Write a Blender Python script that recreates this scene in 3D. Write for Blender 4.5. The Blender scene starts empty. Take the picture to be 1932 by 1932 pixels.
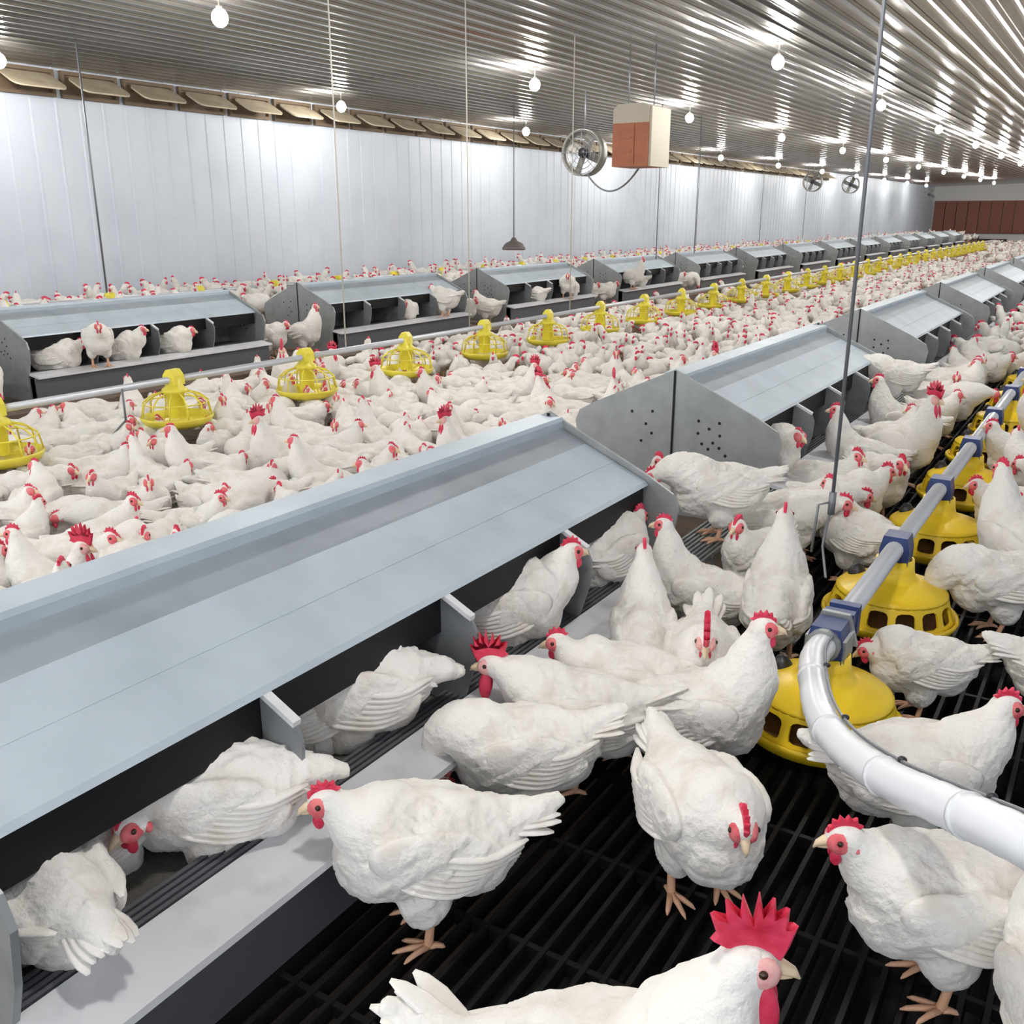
import bpy, math, random
import numpy as np
from mathutils import Matrix, Vector

random.seed(7)
sc = bpy.context.scene
col = sc.collection
PI = math.pi
R = math.radians

# ------------------------------------------------------------------ camera, world, exposure
CAM_H, PITCH, YAW, FPX = 1.3, 17.3, 32.3, 1800.0
cam_d = bpy.data.cameras.new('camera')
cam_d.sensor_width = 36.0
cam_d.lens = FPX / 1932.0 * 36.0
cam_d.clip_start = 0.02
cam_d.clip_end = 200
cam = bpy.data.objects.new('camera', cam_d)
cam.location = (0, 0, CAM_H)
cam.rotation_euler = (R(90 - PITCH), 0, R(YAW))
col.objects.link(cam)
sc.camera = cam

w = bpy.data.worlds.new('world')
sc.world = w
w.use_nodes = True
bg = w.node_tree.nodes['Background']
bg.inputs[0].default_value = (0.93, 0.96, 1.0, 1)
bg.inputs[1].default_value = 0.9
LAMP_POWER = 62.0
BULB_EMIT = 60.0
sc.view_settings.view_transform = 'Standard'
sc.view_settings.look = 'None'
sc.view_settings.gamma = 1
sc.view_settings.use_curve_mapping = False
sc.view_settings.exposure = 1.2

# house measures
XL, XR, Y0, Y1 = -10.4, 2.0, -2.0, 62.0          # side walls, ends
XA = -4.35                                      # ridge line of the ceiling
def ceil_z(x):
    return 2.86 + 0.025 * (6.05 - abs(x - XA))

# ------------------------------------------------------------------ materials
def mat(name, colr, rough=0.6, metal=0.0, noise=None, bump=None, emit=None, spec=None, rand=0.0, sheen=0.0, sss=0.0):
    m = bpy.data.materials.new(name)
    m.use_nodes = True
    nt = m.node_tree
    b = nt.nodes['Principled BSDF']
    b.inputs['Base Color'].default_value = (*colr, 1)
    b.inputs['Roughness'].default_value = rough
    b.inputs['Metallic'].default_value = metal
    if spec is not None:
        b.inputs['Specular IOR Level'].default_value = spec
    if sheen:
        b.inputs['Sheen Weight'].default_value = sheen
    if sss:
        b.inputs['Subsurface Weight'].default_value = sss
        b.inputs['Subsurface Radius'].default_value = (0.02, 0.008, 0.006)
        b.inputs['Subsurface Scale'].default_value = 0.3
    if emit:
        b.inputs['Emission Color'].default_value = (1.0, 0.97, 0.92, 1)
        b.inputs['Emission Strength'].default_value = emit
    tc = nt.nodes.new('ShaderNodeTexCoord')
    last = None
    if noise:
        c2, scale, lo, hi = noise
        n = nt.nodes.new('ShaderNodeTexNoise')
        n.inputs['Scale'].default_value = scale
        n.inputs['Detail'].default_value = 5
        nt.links.new(tc.outputs['Object'], n.inputs['Vector'])
        r = nt.nodes.new('ShaderNodeMapRange')
        r.inputs['From Min'].default_value = lo
        r.inputs['From Max'].default_value = hi
        nt.links.new(n.outputs['Fac'], r.inputs['Value'])
        mx = nt.nodes.new('ShaderNodeMix')
        mx.data_type = 'RGBA'
        mx.inputs[6].default_value = (*colr, 1)
        mx.inputs[7].default_value = (*c2, 1)
        nt.links.new(r.outputs['Result'], mx.inputs[0])
        last = mx.outputs[2]
    if rand:
        oi = nt.nodes.new('ShaderNodeObjectInfo')
        hs = nt.nodes.new('ShaderNodeHueSaturation')
        mr = nt.nodes.new('ShaderNodeMapRange')
        mr.inputs['To Min'].default_value = 1 - rand
        mr.inputs['To Max'].default_value = 1.0
        nt.links.new(oi.outputs['Random'], mr.inputs['Value'])
        nt.links.new(mr.outputs['Result'], hs.inputs['Value'])
        if last is not None:
            nt.links.new(last, hs.inputs['Color'])
        else:
            hs.inputs['Color'].default_value = (*colr, 1)
        last = hs.outputs['Color']
    if last is not None:
        nt.links.new(last, b.inputs['Base Color'])
    if bump:
        scale, strength, dist = bump
        n2 = nt.nodes.new('ShaderNodeTexNoise')
        n2.inputs['Scale'].default_value = scale
        n2.inputs['Detail'].default_value = 4
        nt.links.new(tc.outputs['Object'], n2.inputs['Vector'])
        bp = nt.nodes.new('ShaderNodeBump')
        bp.inputs['Strength'].default_value = strength
        bp.inputs['Distance'].default_value = dist
        nt.links.new(n2.outputs['Fac'], bp.inputs['Height'])
        nt.links.new(bp.outputs['Normal'], b.inputs['Normal'])
    return m

M = {}
M['feather'] = mat('white_feather', (0.85, 0.825, 0.785), 0.9, noise=((0.68, 0.61, 0.53), 11, 0.5, 0.82), bump=(60, 0.55, 0.012), spec=0.15, rand=0.06, sheen=0.25)
M['flight'] = mat('white_flight_feather', (0.85, 0.82, 0.78), 0.85, noise=((0.70, 0.63, 0.54), 14, 0.5, 0.8), bump=(90, 0.4, 0.006), spec=0.15, rand=0.05, sheen=0.2)
M['comb'] = mat('red_comb', (0.76, 0.055, 0.12), 0.45, noise=((0.55, 0.012, 0.045), 30, 0.4, 0.7), bump=(160, 0.3, 0.003), sss=0.15)
M['face'] = mat('pink_face_skin', (0.78, 0.20, 0.21), 0.55, noise=((0.70, 0.09, 0.12), 60, 0.4, 0.65), bump=(180, 0.3, 0.002))
M['face_pale'] = mat('pale_pink_face_skin', (0.80, 0.46, 0.43), 0.55, noise=((0.76, 0.28, 0.28), 70, 0.45, 0.7), bump=(180, 0.3, 0.002))
M['beak'] = mat('horn_beak', (0.78, 0.62, 0.42), 0.4)
M['eye'] = mat('dark_eye', (0.04, 0.018, 0.01), 0.1)
M['leg'] = mat('pinkish_scaly_leg', (0.72, 0.42, 0.27), 0.5, bump=(150, 0.4, 0.003))
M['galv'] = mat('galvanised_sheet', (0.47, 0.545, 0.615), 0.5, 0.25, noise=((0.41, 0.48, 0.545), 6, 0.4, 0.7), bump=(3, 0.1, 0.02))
M['galv_shade'] = mat('shade_toned_galvanised', (0.33, 0.375, 0.42), 0.5, 0.3, noise=((0.27, 0.31, 0.345), 5, 0.4, 0.7), bump=(3, 0.1, 0.02))  # roof sheet darkened to carry the ridge cap's shade, mottled like stains
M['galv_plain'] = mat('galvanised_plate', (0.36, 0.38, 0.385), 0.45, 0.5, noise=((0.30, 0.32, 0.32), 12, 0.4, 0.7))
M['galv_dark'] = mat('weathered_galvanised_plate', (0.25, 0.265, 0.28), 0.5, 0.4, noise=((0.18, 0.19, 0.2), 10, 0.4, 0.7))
M['ledge'] = mat('pale_grey_ledge_board', (0.66, 0.67, 0.70), 0.5, 0.15, noise=((0.56, 0.57, 0.60), 14, 0.5, 0.75))
M['rail'] = mat('dark_grey_profile', (0.12, 0.125, 0.14), 0.5, 0.2)
M['black'] = mat('black_rubber_flap', (0.006, 0.006, 0.008), 0.5, spec=0.3)
M['hole'] = mat('dark_hole', (0.01, 0.01, 0.01), 0.9)
M['slat'] = mat('black_plastic_slat', (0.006, 0.006, 0.007), 0.55, spec=0.22, noise=((0.011, 0.009, 0.008), 5, 0.45, 0.7))
M['pit'] = mat('pit_floor', (0.006, 0.005, 0.005), 0.9)
M['litter'] = mat('litter_floor', (0.30, 0.22, 0.15), 0.95, noise=((0.20, 0.14, 0.09), 8, 0.4, 0.7), bump=(30, 0.5, 0.03))
M['board'] = mat('brown_platform_board', (0.17, 0.12, 0.09), 0.8, noise=((0.11, 0.08, 0.06), 7, 0.4, 0.7))
M['mat'] = mat('nest_mat', (0.10, 0.095, 0.085), 0.9, bump=(120, 0.6, 0.01))
M['yellow'] = mat('yellow_plastic', (0.92, 0.65, 0.025), 0.35, noise=((0.88, 0.58, 0.02), 8, 0.45, 0.7))
M['yellow_pale'] = mat('pale_yellow_plastic', (0.82, 0.72, 0.07), 0.35, noise=((0.75, 0.62, 0.06), 8, 0.45, 0.7))
M['feed'] = mat('feed_grain', (0.16, 0.08, 0.02), 0.95, bump=(150, 0.6, 0.01))
M['blue'] = mat('blue_plastic', (0.03, 0.055, 0.18), 0.4)
M['dark_clip'] = mat('dark_plastic', (0.02, 0.02, 0.025), 0.4)
M['pipe'] = mat('galvanised_pipe', (0.60, 0.62, 0.66), 0.35, 0.35)
M['hose'] = mat('white_hose', (0.74, 0.76, 0.80), 0.3)
M['cable'] = mat('steel_cable', (0.20, 0.21, 0.23), 0.45, 0.5)
M['cable_light'] = mat('pale_cord', (0.55, 0.53, 0.48), 0.6)
M['wall'] = mat('white_wall_panel', (0.68, 0.735, 0.82), 0.5, noise=((0.62, 0.675, 0.76), 1.5, 0.4, 0.7))
M['endwall'] = mat('white_end_wall', (0.8, 0.81, 0.8), 0.6)
M['ceiling'] = mat('ribbed_steel_ceiling', (0.40, 0.385, 0.36), 0.24, 0.9, noise=((0.32, 0.305, 0.28), 1.2, 0.4, 0.7))
M['brown_pad'] = mat('brown_cooling_pad', (0.33, 0.14, 0.10), 0.85, bump=(20, 0.5, 0.03))
M['inlet_frame'] = mat('tan_inlet_frame', (0.17, 0.12, 0.075), 0.7)
M['inlet_flap'] = mat('cream_inlet_flap', (0.62, 0.54, 0.40), 0.5, noise=((0.50, 0.42, 0.30), 6, 0.4, 0.7))
M['heater'] = mat('brown_heater_housing', (0.42, 0.135, 0.06), 0.5, noise=((0.36, 0.11, 0.05), 7, 0.4, 0.7))
M['cream'] = mat('cream_panel', (0.50, 0.45, 0.36), 0.5)
M['fan'] = mat('grey_fan_metal', (0.22, 0.21, 0.19), 0.45, 0.4)
M['dome'] = mat('grey_drinker_dome', (0.16, 0.13, 0.12), 0.5)
M['bulb'] = mat('lit_bulb', (1, 1, 1), 0.4, emit=BULB_EMIT)
M['socket'] = mat('white_socket', (0.7, 0.7, 0.68), 0.5)

# ------------------------------------------------------------------ mesh helpers
class MB:
    def __init__(s):
        s.v, s.f, s.m = [], [], []
    def add(s, v, f, mi=0, T=None):
        o = len(s.v)
        if T is not None:
            v = [tuple(T @ Vector(p)) for p in v]
        s.v += [tuple(map(float, p)) for p in v]
        s.f += [tuple(i + o for i in q) for q in f]
        s.m += [mi] * len(f)
        return s
    def mesh(s, name, mats, smooth=True):
        me = bpy.data.meshes.new(name)
        me.from_pydata(s.v, [], s.f)
        for m_ in (mats if isinstance(mats, (list, tuple)) else [mats]):
            me.materials.append(m_)
        me.polygons.foreach_set('material_index', s.m)
        me.polygons.foreach_set('use_smooth', [smooth] * len(s.f))
        me.update()
        return me
    def build(s, name, mats, parent=None, smooth=False):
        return place(name, s.mesh(name, mats, smooth), parent)

def place(name, me, parent=None):
    o = bpy.data.objects.new(name, me)
    col.objects.link(o)
    if parent is not None:
        o.parent = parent
    return o

def tag(o, label=None, cat=None, group=None, kind=None):
    if label:
        o['label'] = label
        if len(label.split()) > 16: print('LONG LABEL', label)
    if cat: o['category'] = cat
    if group: o['group'] = group
    if kind: o['kind'] = kind
    return o

def empty(name, loc, rz=0, label=None, cat=None, group=None):
    o = bpy.data.objects.new(name, None)
    o.empty_display_size = 0.1
    o.location = loc
    o.rotation_euler = (0, 0, rz)
    col.objects.link(o)
    return tag(o, label, cat, group)

def box(a, b):
    x0, y0, z0 = a; x1, y1, z1 = b
    v = [(x0, y0, z0), (x1, y0, z0), (x1, y1, z0), (x0, y1, z0), (x0, y0, z1), (x1, y0, z1), (x1, y1, z1), (x0, y1, z1)]
    f = [(3, 2, 1, 0), (4, 5, 6, 7), (0, 1, 5, 4), (1, 2, 6, 5), (2, 3, 7, 6), (3, 0, 4, 7)]
    return v, f

def loft(rings, cap=True):
    n = len(rings[0]); v = []; f = []
    for r in rings: v += [tuple(p) for p in r]
    for k in range(len(rings) - 1):
        for i in range(n):
            j = (i + 1) % n
            f.append((k * n + i, k * n + j, (k + 1) * n + j, (k + 1) * n + i))
    if cap:
        f.append(tuple(reversed(range(n))))
        f.append(tuple((len(rings) - 1) * n + i for i in range(n)))
    return v, f

def spline(pts, n=6):
    P = [np.array(p, float) for p in pts]
    P = [2 * P[0] - P[1]] + P + [2 * P[-1] - P[-2]]
    out = []
    for i in range(1, len(P) - 2):
        for k in range(n):
            t = k / n
            out.append(0.5 * (2 * P[i] + (P[i + 1] - P[i - 1]) * t + (2 * P[i - 1] - 5 * P[i] + 4 * P[i + 1] - P[i + 2]) * t * t
                              + (-P[i - 1] + 3 * P[i] - 3 * P[i + 1] + P[i + 2]) * t ** 3))
    out.append(P[-2])
    return out

def tube(path, rad, n=10, flat=1.0, roundcap=False):
    """sweep of a circle (or an ellipse when flat != 1) along path, radius per point"""
    P = [np.array(p, float) for p in path]
    rad = list(rad) if hasattr(rad, '__len__') else [rad] * len(P)
    T = []
    for i in range(len(P)):
        t = P[min(i + 1, len(P) - 1)] - P[max(i - 1, 0)]
        T.append(t / (np.linalg.norm(t) + 1e-12))
    if roundcap:
        r0, r1 = rad[0], rad[-1]
        P = [P[0] - T[0] * r0 * .85, P[0] - T[0] * r0 * .5] + P + [P[-1] + T[-1] * r1 * .5, P[-1] + T[-1] * r1 * .85]
        T = [T[0], T[0]] + T + [T[-1], T[-1]]
        rad = [r0 * .45, r0 * .85] + rad + [r1 * .85, r1 * .45]
    up = np.array([0, 0, 1.0]) if abs(T[0][2]) < .9 else np.array([1.0, 0, 0])
    s_ = np.cross(T[0], up); s_ /= np.linalg.norm(s_)
    rings = []
    for p, t, r in zip(P, T, rad):
        s_ = s_ - t * np.dot(s_, t); s_ /= np.linalg.norm(s_)
        u_ = np.cross(s_, t)
        rings.append([p + r * (math.cos(a) * s_ + flat * math.sin(a) * u_) for a in [2 * PI * k / n for k in range(n)]])
    return loft(rings)

def ellipsoid(c, r, ry=0.0, rz=0.0, rx=0.0, nu=14, nv=9):
    T = Matrix.Translation(c) @ Matrix.Rotation(rz, 4, 'Z') @ Matrix.Rotation(ry, 4, 'Y') @ Matrix.Rotation(rx, 4, 'X')
    v = [T @ Vector((0, 0, -r[2]))]
    for j in range(1, nv):
        a = -PI / 2 + PI * j / nv
        for i in range(nu):
            b = 2 * PI * i / nu
            v.append(T @ Vector((r[0] * math.cos(a) * math.cos(b), r[1] * math.cos(a) * math.sin(b), r[2] * math.sin(a))))
    v.append(T @ Vector((0, 0, r[2])))
    f = []
    for i in range(nu):
        j = (i + 1) % nu
        f.append((0, 1 + j, 1 + i))
        for k in range(nv - 2):
            f.append((1 + k * nu + i, 1 + k * nu + j, 1 + (k + 1) * nu + j, 1 + (k + 1) * nu + i))
        f.append((len(v) - 1, 1 + (nv - 2) * nu + i, 1 + (nv - 2) * nu + j))
    return [tuple(p) for p in v], f

def prism(poly, axis, a, b):
    """polygon (list of 2D points) extruded along an axis between a and b; 'x': poly is (y,z), 'y': (x,z), 'z': (x,y)"""
    def P(p, t):
        return {'x': (t, p[0], p[1]), 'y': (p[0], t, p[1]), 'z': (p[0], p[1], t)}[axis]
    n = len(poly)
    v = [P(p, a) for p in poly] + [P(p, b) for p in poly]
    f = [tuple(range(n))[::-1], tuple(range(n, 2 * n))] + [(i, (i + 1) % n, n + (i + 1) % n, n + i) for i in range(n)]
    return v, f

def lathe(prof, n=32, c=(0, 0, 0), closed=False):
    v = []; f = []
    for r, z in prof:
        for k in range(n):
            a = 2 * PI * k / n
            v.append((c[0] + r * math.cos(a), c[1] + r * math.sin(a), c[2] + z))
    m = len(prof)
    for j in range(m if closed else m - 1):
        j2 = (j + 1) % m
        for k in range(n):
            k2 = (k + 1) % n
            f.append((j * n + k, j * n + k2, j2 * n + k2, j2 * n + k))
    return v, f

def proj(x, y, z):
    """where a point stands in the picture; used only to leave out birds the photo cannot show"""
    sy, cy, sp, cp = math.sin(R(YAW)), math.cos(R(YAW)), math.sin(R(PITCH)), math.cos(R(PITCH))
    dz = z - CAM_H
    d = -x * sy * cp + y * cy * cp - dz * sp
    if d < 0.2: return (-9999, -9999, d)
    u = x * cy + y * sy
    v_ = -x * sy * sp + y * cy * sp + dz * cp
    return 966 + FPX * u / d, 966 - FPX * v_ / d, d

ORD = ['first', 'second', 'third', 'fourth', 'fifth', 'sixth', 'seventh', 'eighth', 'ninth', 'tenth', 'eleventh', 'twelfth', 'thirteenth',
       'fourteenth', 'fifteenth', 'sixteenth', 'seventeenth', 'eighteenth', 'nineteenth', 'twentieth'] 
ORD += ['twenty-' + o for o in ORD[:9]] + ['thirtieth'] + ['thirty-' + o for o in ORD[:9]] + ['fortieth'] + ['forty-' + o for o in ORD[:9]]

# ------------------------------------------------------------------ structure
# ceiling: steel sheet with ribs running the length of the house
mb = MB()
prof = []
x = XL
pitch = 0.2
while x < XR - 0.01:
    for dx, dz in ((0, 0), (0.035, 0), (0.048, -0.02), (0.075, -0.02), (0.088, 0), (0.125, 0), (0.13, -0.005), (0.14, -0.005), (0.145, 0)):
        prof.append((x + dx, ceil_z(x + dx) + dz))
    x += pitch
prof.append((XR, ceil_z(XR)))
top = [(p[0], p[1] + 0.06) for p in prof]
v = []; f = []
n = len(prof)
for yy in (Y0, Y1):
    v += [(p[0], yy, p[1]) for p in prof]
for yy in (Y0, Y1):
    v += [(p[0], yy, max(q[1] for q in prof) + 0.08) for p in prof]
for i in range(n - 1):
    f.append((i, i + 1, n + i + 1, n + i))
    f.append((2 * n + i + 1, 2 * n + i, 3 * n + i, 3 * n + i + 1))
mb.add(v, f)
tag(mb.build('ceiling', M['ceiling']), kind='structure')

# left wall with vertical ribs
mb = MB()
prof = []
y = Y0
while y < Y1 - 0.01:
    prof += [(XL, y), (XL, y + 0.255), (XL + 0.012, y + 0.265), (XL + 0.012, y + 0.285), (XL, y + 0.295)]
    y += 0.3
prof += [(XL, Y1)]
poly = prof + [(XL - 0.1, Y1), (XL - 0.1, Y0)]
mb.add(*prism(poly, 'z', -0.3, 2.88))
tag(mb.build('wall_left', M['wall']), kind='structure')
mb = MB(); mb.add(*box((XR, Y0, -0.5), (XR + 0.1, Y1, 2.88)))
tag(mb.build('wall_right', M['wall']), kind='structure')
mb = MB(); mb.add(*box((XL, Y1, -0.5), (XR, Y1 + 0.1, 3.0)))
tag(mb.build('wall_far', M['endwall']), kind='structure')
mb = MB(); mb.add(*box((XL + 0.0, Y0, 0), (XL + 0.05, Y1, 0.27)))
tag(mb.build('baseboard_left', M['rail']), kind='structure')
# floors
LZ, WZ = -0.26, 0.15                                      # the litter lies lower than the slatted platforms
mb = MB(); mb.add(*box((-6.28, Y0, LZ - 0.06), (-2.14, Y1, LZ)))
tag(mb.build('floor', M['litter']), kind='structure')
mb = MB(); mb.add(*box((-7.72, Y0, LZ - 0.06), (-6.28, Y1, 0.0)))
tag(mb.build('floor_platform', M['board']), kind='structure')
mb = MB(); mb.add(*box((XL, Y0, LZ - 0.06), (-7.72, Y1, WZ)))
tag(mb.build('floor_platform', M['board']), kind='structure')
mb = MB(); mb.add(*box((-2.14, Y0, -0.5), (-1.13, Y1, 0.0)))
tag(mb.build('floor_platform', M['board']), kind='structure')
mb = MB(); mb.add(*box((-1.13, Y0, -0.5), (XR, Y1, -0.45)))
tag(mb.build('ground', M['pit']), kind='structure')
mb = MB()
x = -1.11
k = 0
SP = 0.042
while x < XR - 0.03:
    mb.add(*prism([(x, -0.03), (x + 0.004, 0.0), (x + 0.014, 0.0), (x + 0.018, -0.03)], 'y', 0.2, 45))
    x += SP; k += 1
y = 0.35
while y < 12:
    mb.add(*box((-1.11, y, -0.03), (XR, y + 0.012, -0.004)))
    y += 0.3
tag(mb.build('floor_slats', M['slat']), kind='structure')

# ------------------------------------------------------------------ lamps
def make_lamp(power):
    t = empty('ceiling_lamp', (0, 0, 0))
    m1 = MB(); m1.add(*ellipsoid((0, 0, 0), (0.064, 0.064, 0.070)))
    m1.build('bulb', M['bulb'], t, True)
    m2 = MB(); m2.add(*lathe([(0.0, 0.055), (0.022, 0.052), (0.024, 0.085), (0.006, 0.09), (0.006, 0.17), (0.045, 0.175), (0.045, 0.188), (0.0, 0.188)], 16))
    m2.build('socket', M['fan'], t, True)
    ld = bpy.data.lights.new('lamp_light', 'POINT')
    ld.energy = power
    ld.color = (1.0, 0.97, 0.93)
    ld.shadow_soft_size = 0.085
    lo = bpy.data.objects.new('lamp_light', ld)
    col.objects.link(lo); lo.parent = t
    return t

def copy_tree(o, parent=None):
    c = o.copy(); col.objects.link(c)
    c.parent = parent
    for ch in list(o.children):
        copy_tree(ch, c)
    return c

rows = [(-9.4, 'wall-side'), (-6.35, 'left-centre'), (-3.43, 'right-centre'), (-0.5, 'right-hand')]
for xr_, nm in rows:
    lamp0 = make_lamp(LAMP_POWER * (0.42 if xr_ < -9 else 1.1))
    for k in range(12):
        y = 5.77 + 4.78 * (k - 1)
        o = lamp0 if lamp0 is not None else copy_tree(first_lamp)
        first_lamp, lamp0 = (o, None) if lamp0 is not None else (first_lamp, None)
        o.location = (xr_, y, ceil_z(xr_) - 0.19)
        tag(o, 'lit bulb hanging under the ribbed ceiling, %s along the %s row' % (ORD[k], nm), 'lamp', 'bulbs of the %s lamp row' % nm)

# ------------------------------------------------------------------ air inlets on the left wall
def rounded(x0, x1, z0, z1, r, n=4):
    out = []
    for cx, cz, a0 in ((x1 - r, z1 - r, 0), (x0 + r, z1 - r, 90), (x0 + r, z0 + r, 180), (x1 - r, z0 + r, 270)):
        for k in range(n + 1):
            a = R(a0 + 90 * k / n)
            out.append((cx + r * math.cos(a), cz + r * math.sin(a)))
    return out

def make_inlet():
    t = empty('air_inlet', (0, 0, 0))
    m_ = MB()
    for a, b in (((0, -0.36, 0.20), (0.05, 0.36, 0.24)), ((0, -0.36, -0.04), (0.05, 0.36, 0.0)), ((0, -0.36, 0), (0.05, -0.32, 0.2)), ((0, 0.32, 0), (0.05, 0.36, 0.2))):
        m_.add(*box(a, b))
    m_.add(*box((0.0, -0.32, 0), (0.008, 0.32, 0.2)))
    m_.build('frame', M['inlet_frame'], t)
    m_ = MB()
    T = Matrix.Translation((0.05, 0, 0.17)) @ Matrix.Rotation(R(-62), 4, 'Y')
    m_.add(*prism(rounded(-0.31, 0.31, -0.36, 0.0, 0.09), 'x', 0, 0.018), T=T)
    m_.build('flap', M['inlet_flap'], t)
    return t
inl0 = make_inlet()
for k in range(44):
    y = 4.2 + 0.8 * k
    o = inl0 if k == 0 else copy_tree(inl0)
    o.location = (XL + 0.012, y, 2.58)
    tag(o, 'cream flapped air inlet at the top of the white wall, %s from the near end' % ORD[k], 'air inlet', 'air inlets along the left wall')

# ------------------------------------------------------------------ cooling pad at the far end
mb = MB()
x = XL + 0.15
while x < XR - 0.8:
    mb.add(*box((x, Y1 - 0.25, 0.35), (x + 0.56, Y1 - 0.05, 2.0)))
    x += 0.6
mb.add(*box((XL + 0.12, Y1 - 0.2, 0.3), (XR - 0.1, Y1 - 0.02, 0.36)))
mb.add(*box((XL + 0.12, Y1 - 0.2, 2.0), (XR - 0.1, Y1 - 0.02, 2.06)))
tag(mb.build('cooling_pad', M['brown_pad']), 'long brown cooling pad across the far end wall', 'cooling pad')

# ------------------------------------------------------------------ nest boxes
NX = -1.62
NL, NP, NY = 2.27, 3.37, 0.535
def roof_z(d):
    return 0.64 - 0.42 * abs(d)
def make_nest(holes=True):
    t = empty('nest_box', (0, 0, 0))
    L = NL
    for s in (1, -1):
        m_ = MB()
        pts = [(s * 0.035, 0.612), (s * 0.375, 0.463), (s * 0.385, 0.452), (s * 0.375, 0.448), (s * 0.035, 0.597)]
        m_.add(*prism(pts, 'y', 0.012, L - 0.012))
        # seam line pressed into the sheet
        m_.add(*prism([(s * 0.254, 0.5172), (s * 0.258, 0.5155), (s * 0.258, 0.5130), (s * 0.254, 0.5130)], 'y', 0.012, L - 0.012))
        ro = m_.build('roof_panel', M['galv'], t)
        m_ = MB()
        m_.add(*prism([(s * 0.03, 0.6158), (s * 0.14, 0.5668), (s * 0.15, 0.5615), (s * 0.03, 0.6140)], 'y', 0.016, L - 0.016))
        m_.build('ridge_shade_strip', M['galv_shade'], t)  # added strip: shadow band below the ridge cap put into its colour
        m_ = MB(); m_.add(*box((s * 0.365 if s > 0 else s * 0.368, 0.015, 0.355), (s * 0.368 if s > 0 else s * 0.365, L - 0.015, 0.455)))
        m_.build('front_flap', M['black'], t)
        # floor mat, dark front rail, alighting ledge and riser
        a, b = sorted((s * 0.02, s * 0.40))
        m_ = MB(); m_.add(*box((a, 0.01, 0.155), (b, L - 0.01, 0.175))); m_.build('nest_mat', M['mat'], t)
        m_ = MB()
        for q in range(4):
            a, b = sorted((s * (0.375 + 0.0155 * q), s * (0.375 + 0.0155 * q + 0.009)))
            m_.add(*box((a, 0.01, 0.18), (b, L - 0.01, 0.204)))
        a, b = sorted((s * 0.37, s * 0.435)); m_.add(*box((a, 0.01, 0.165), (b, L - 0.01, 0.185)))
        m_.build('front_rail', M['rail'], t)
        a, b = sorted((s * 0.44, s * 0.56))
        m_ = MB(); m_.add(*prism([(s * 0.438, 0.205), (s * 0.560, 0.185), (s * 0.562, 0.172), (s * 0.555, 0.170), (s * 0.438, 0.190)], 'y', 0, L)); m_.build('ledge', M['ledge'], t)
        a, b = sorted((s * 0.50, s * 0.515))
        m_ = MB(); m_.add(*box((a, 0, 0.0), (b, L, 0.172))); m_.build('riser', M['rail'], t)
        for k in range(1, 4):
            y = L * k / 4
            m_ = MB()
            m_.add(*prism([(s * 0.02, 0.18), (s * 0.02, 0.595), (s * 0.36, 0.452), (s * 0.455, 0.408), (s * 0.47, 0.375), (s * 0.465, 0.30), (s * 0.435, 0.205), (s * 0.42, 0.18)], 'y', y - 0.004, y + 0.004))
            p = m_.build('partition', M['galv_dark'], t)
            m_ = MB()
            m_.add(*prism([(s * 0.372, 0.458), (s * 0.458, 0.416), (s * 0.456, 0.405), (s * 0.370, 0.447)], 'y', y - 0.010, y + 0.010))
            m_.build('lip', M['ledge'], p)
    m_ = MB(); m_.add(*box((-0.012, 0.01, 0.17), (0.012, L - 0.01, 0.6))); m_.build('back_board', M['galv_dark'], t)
    m_ = MB(); m_.add(*prism([(-0.055, 0.628), (-0.05, 0.64), (0.05, 0.64), (0.055, 0.628), (0.055, 0.598), (0.045, 0.598), (0.045, 0.625), (-0.045, 0.625), (-0.045, 0.598), (-0.055, 0.598)], 'y', 0, L))
    m_.build('ridge_cap', M['galv'], t)
    for y in (0.0, L):
        m_ = MB()
        half = [(0.0, 0.655), (0.385, 0.478), (0.47, 0.43), (0.49, 0.38), (0.475, 0.28), (0.44, 0.18), (0.44, 0.0)]
        poly = half + [(-p[0], p[1]) for p in reversed(half[1:])]
        m_.add(*prism(poly, 'y', y - 0.006, y + 0.006))
        m_.add(*prism([(-0.004, 0.2), (0.004, 0.2), (0.004, 0.65), (-0.004, 0.65)], 'y', y - 0.012, y + 0.012), mi=1)
        pts = [(0.12, 0.44), (0.17, 0.41), (0.215, 0.44), (0.12, 0.385), (0.14, 0.34), (0.19, 0.35), (0.17, 0.32), (0.22, 0.385), (0.22, 0.33), (0.25, 0.30),
               (-0.10, 0.46), (-0.13, 0.40), (-0.10, 0.36), (-0.2, 0.45), (-0.15, 0.32)]
        for px, pz in pts:
            m_.add(*prism([(px + 0.007 * math.cos(a), pz + 0.007 * math.sin(a)) for a in [2 * PI * i / 10 for i in range(10)]], 'y', y - 0.0068, y + 0.0068), mi=1)
        m_.build('end_panel', [M['galv_plain'], M['hole']], t)
    return t

nest0 = make_nest()
nest_spans = []      # (x, y0, y1) used to keep the flock out of the nests
first = True
for k in range(15):
    y = NY + NP * k
    o = nest0 if first else copy_tree(nest0)
    first = False
    o.location = (NX, y, 0)
    nm = 'nest box with pale blue-grey gable roof, '
    tag(o, nm + ('nearest of the centre row' if k == 0 else '%s along the centre row' % ORD[k]), 'nest box', 'nest boxes of the centre row')
    nest_spans.append((NX, y, y + NL))
LX = -7.07
for k in range(15):
    y = 0.75 + 3.2 * k
    o = copy_tree(nest0)
    o.location = (LX, y, 0)
    tag(o, 'nest box with grey-green roof, %s along the row near the left wall' % ORD[k], 'nest box', 'nest boxes of the left row')
    nest_spans.append((LX, y, y + NL))

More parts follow.
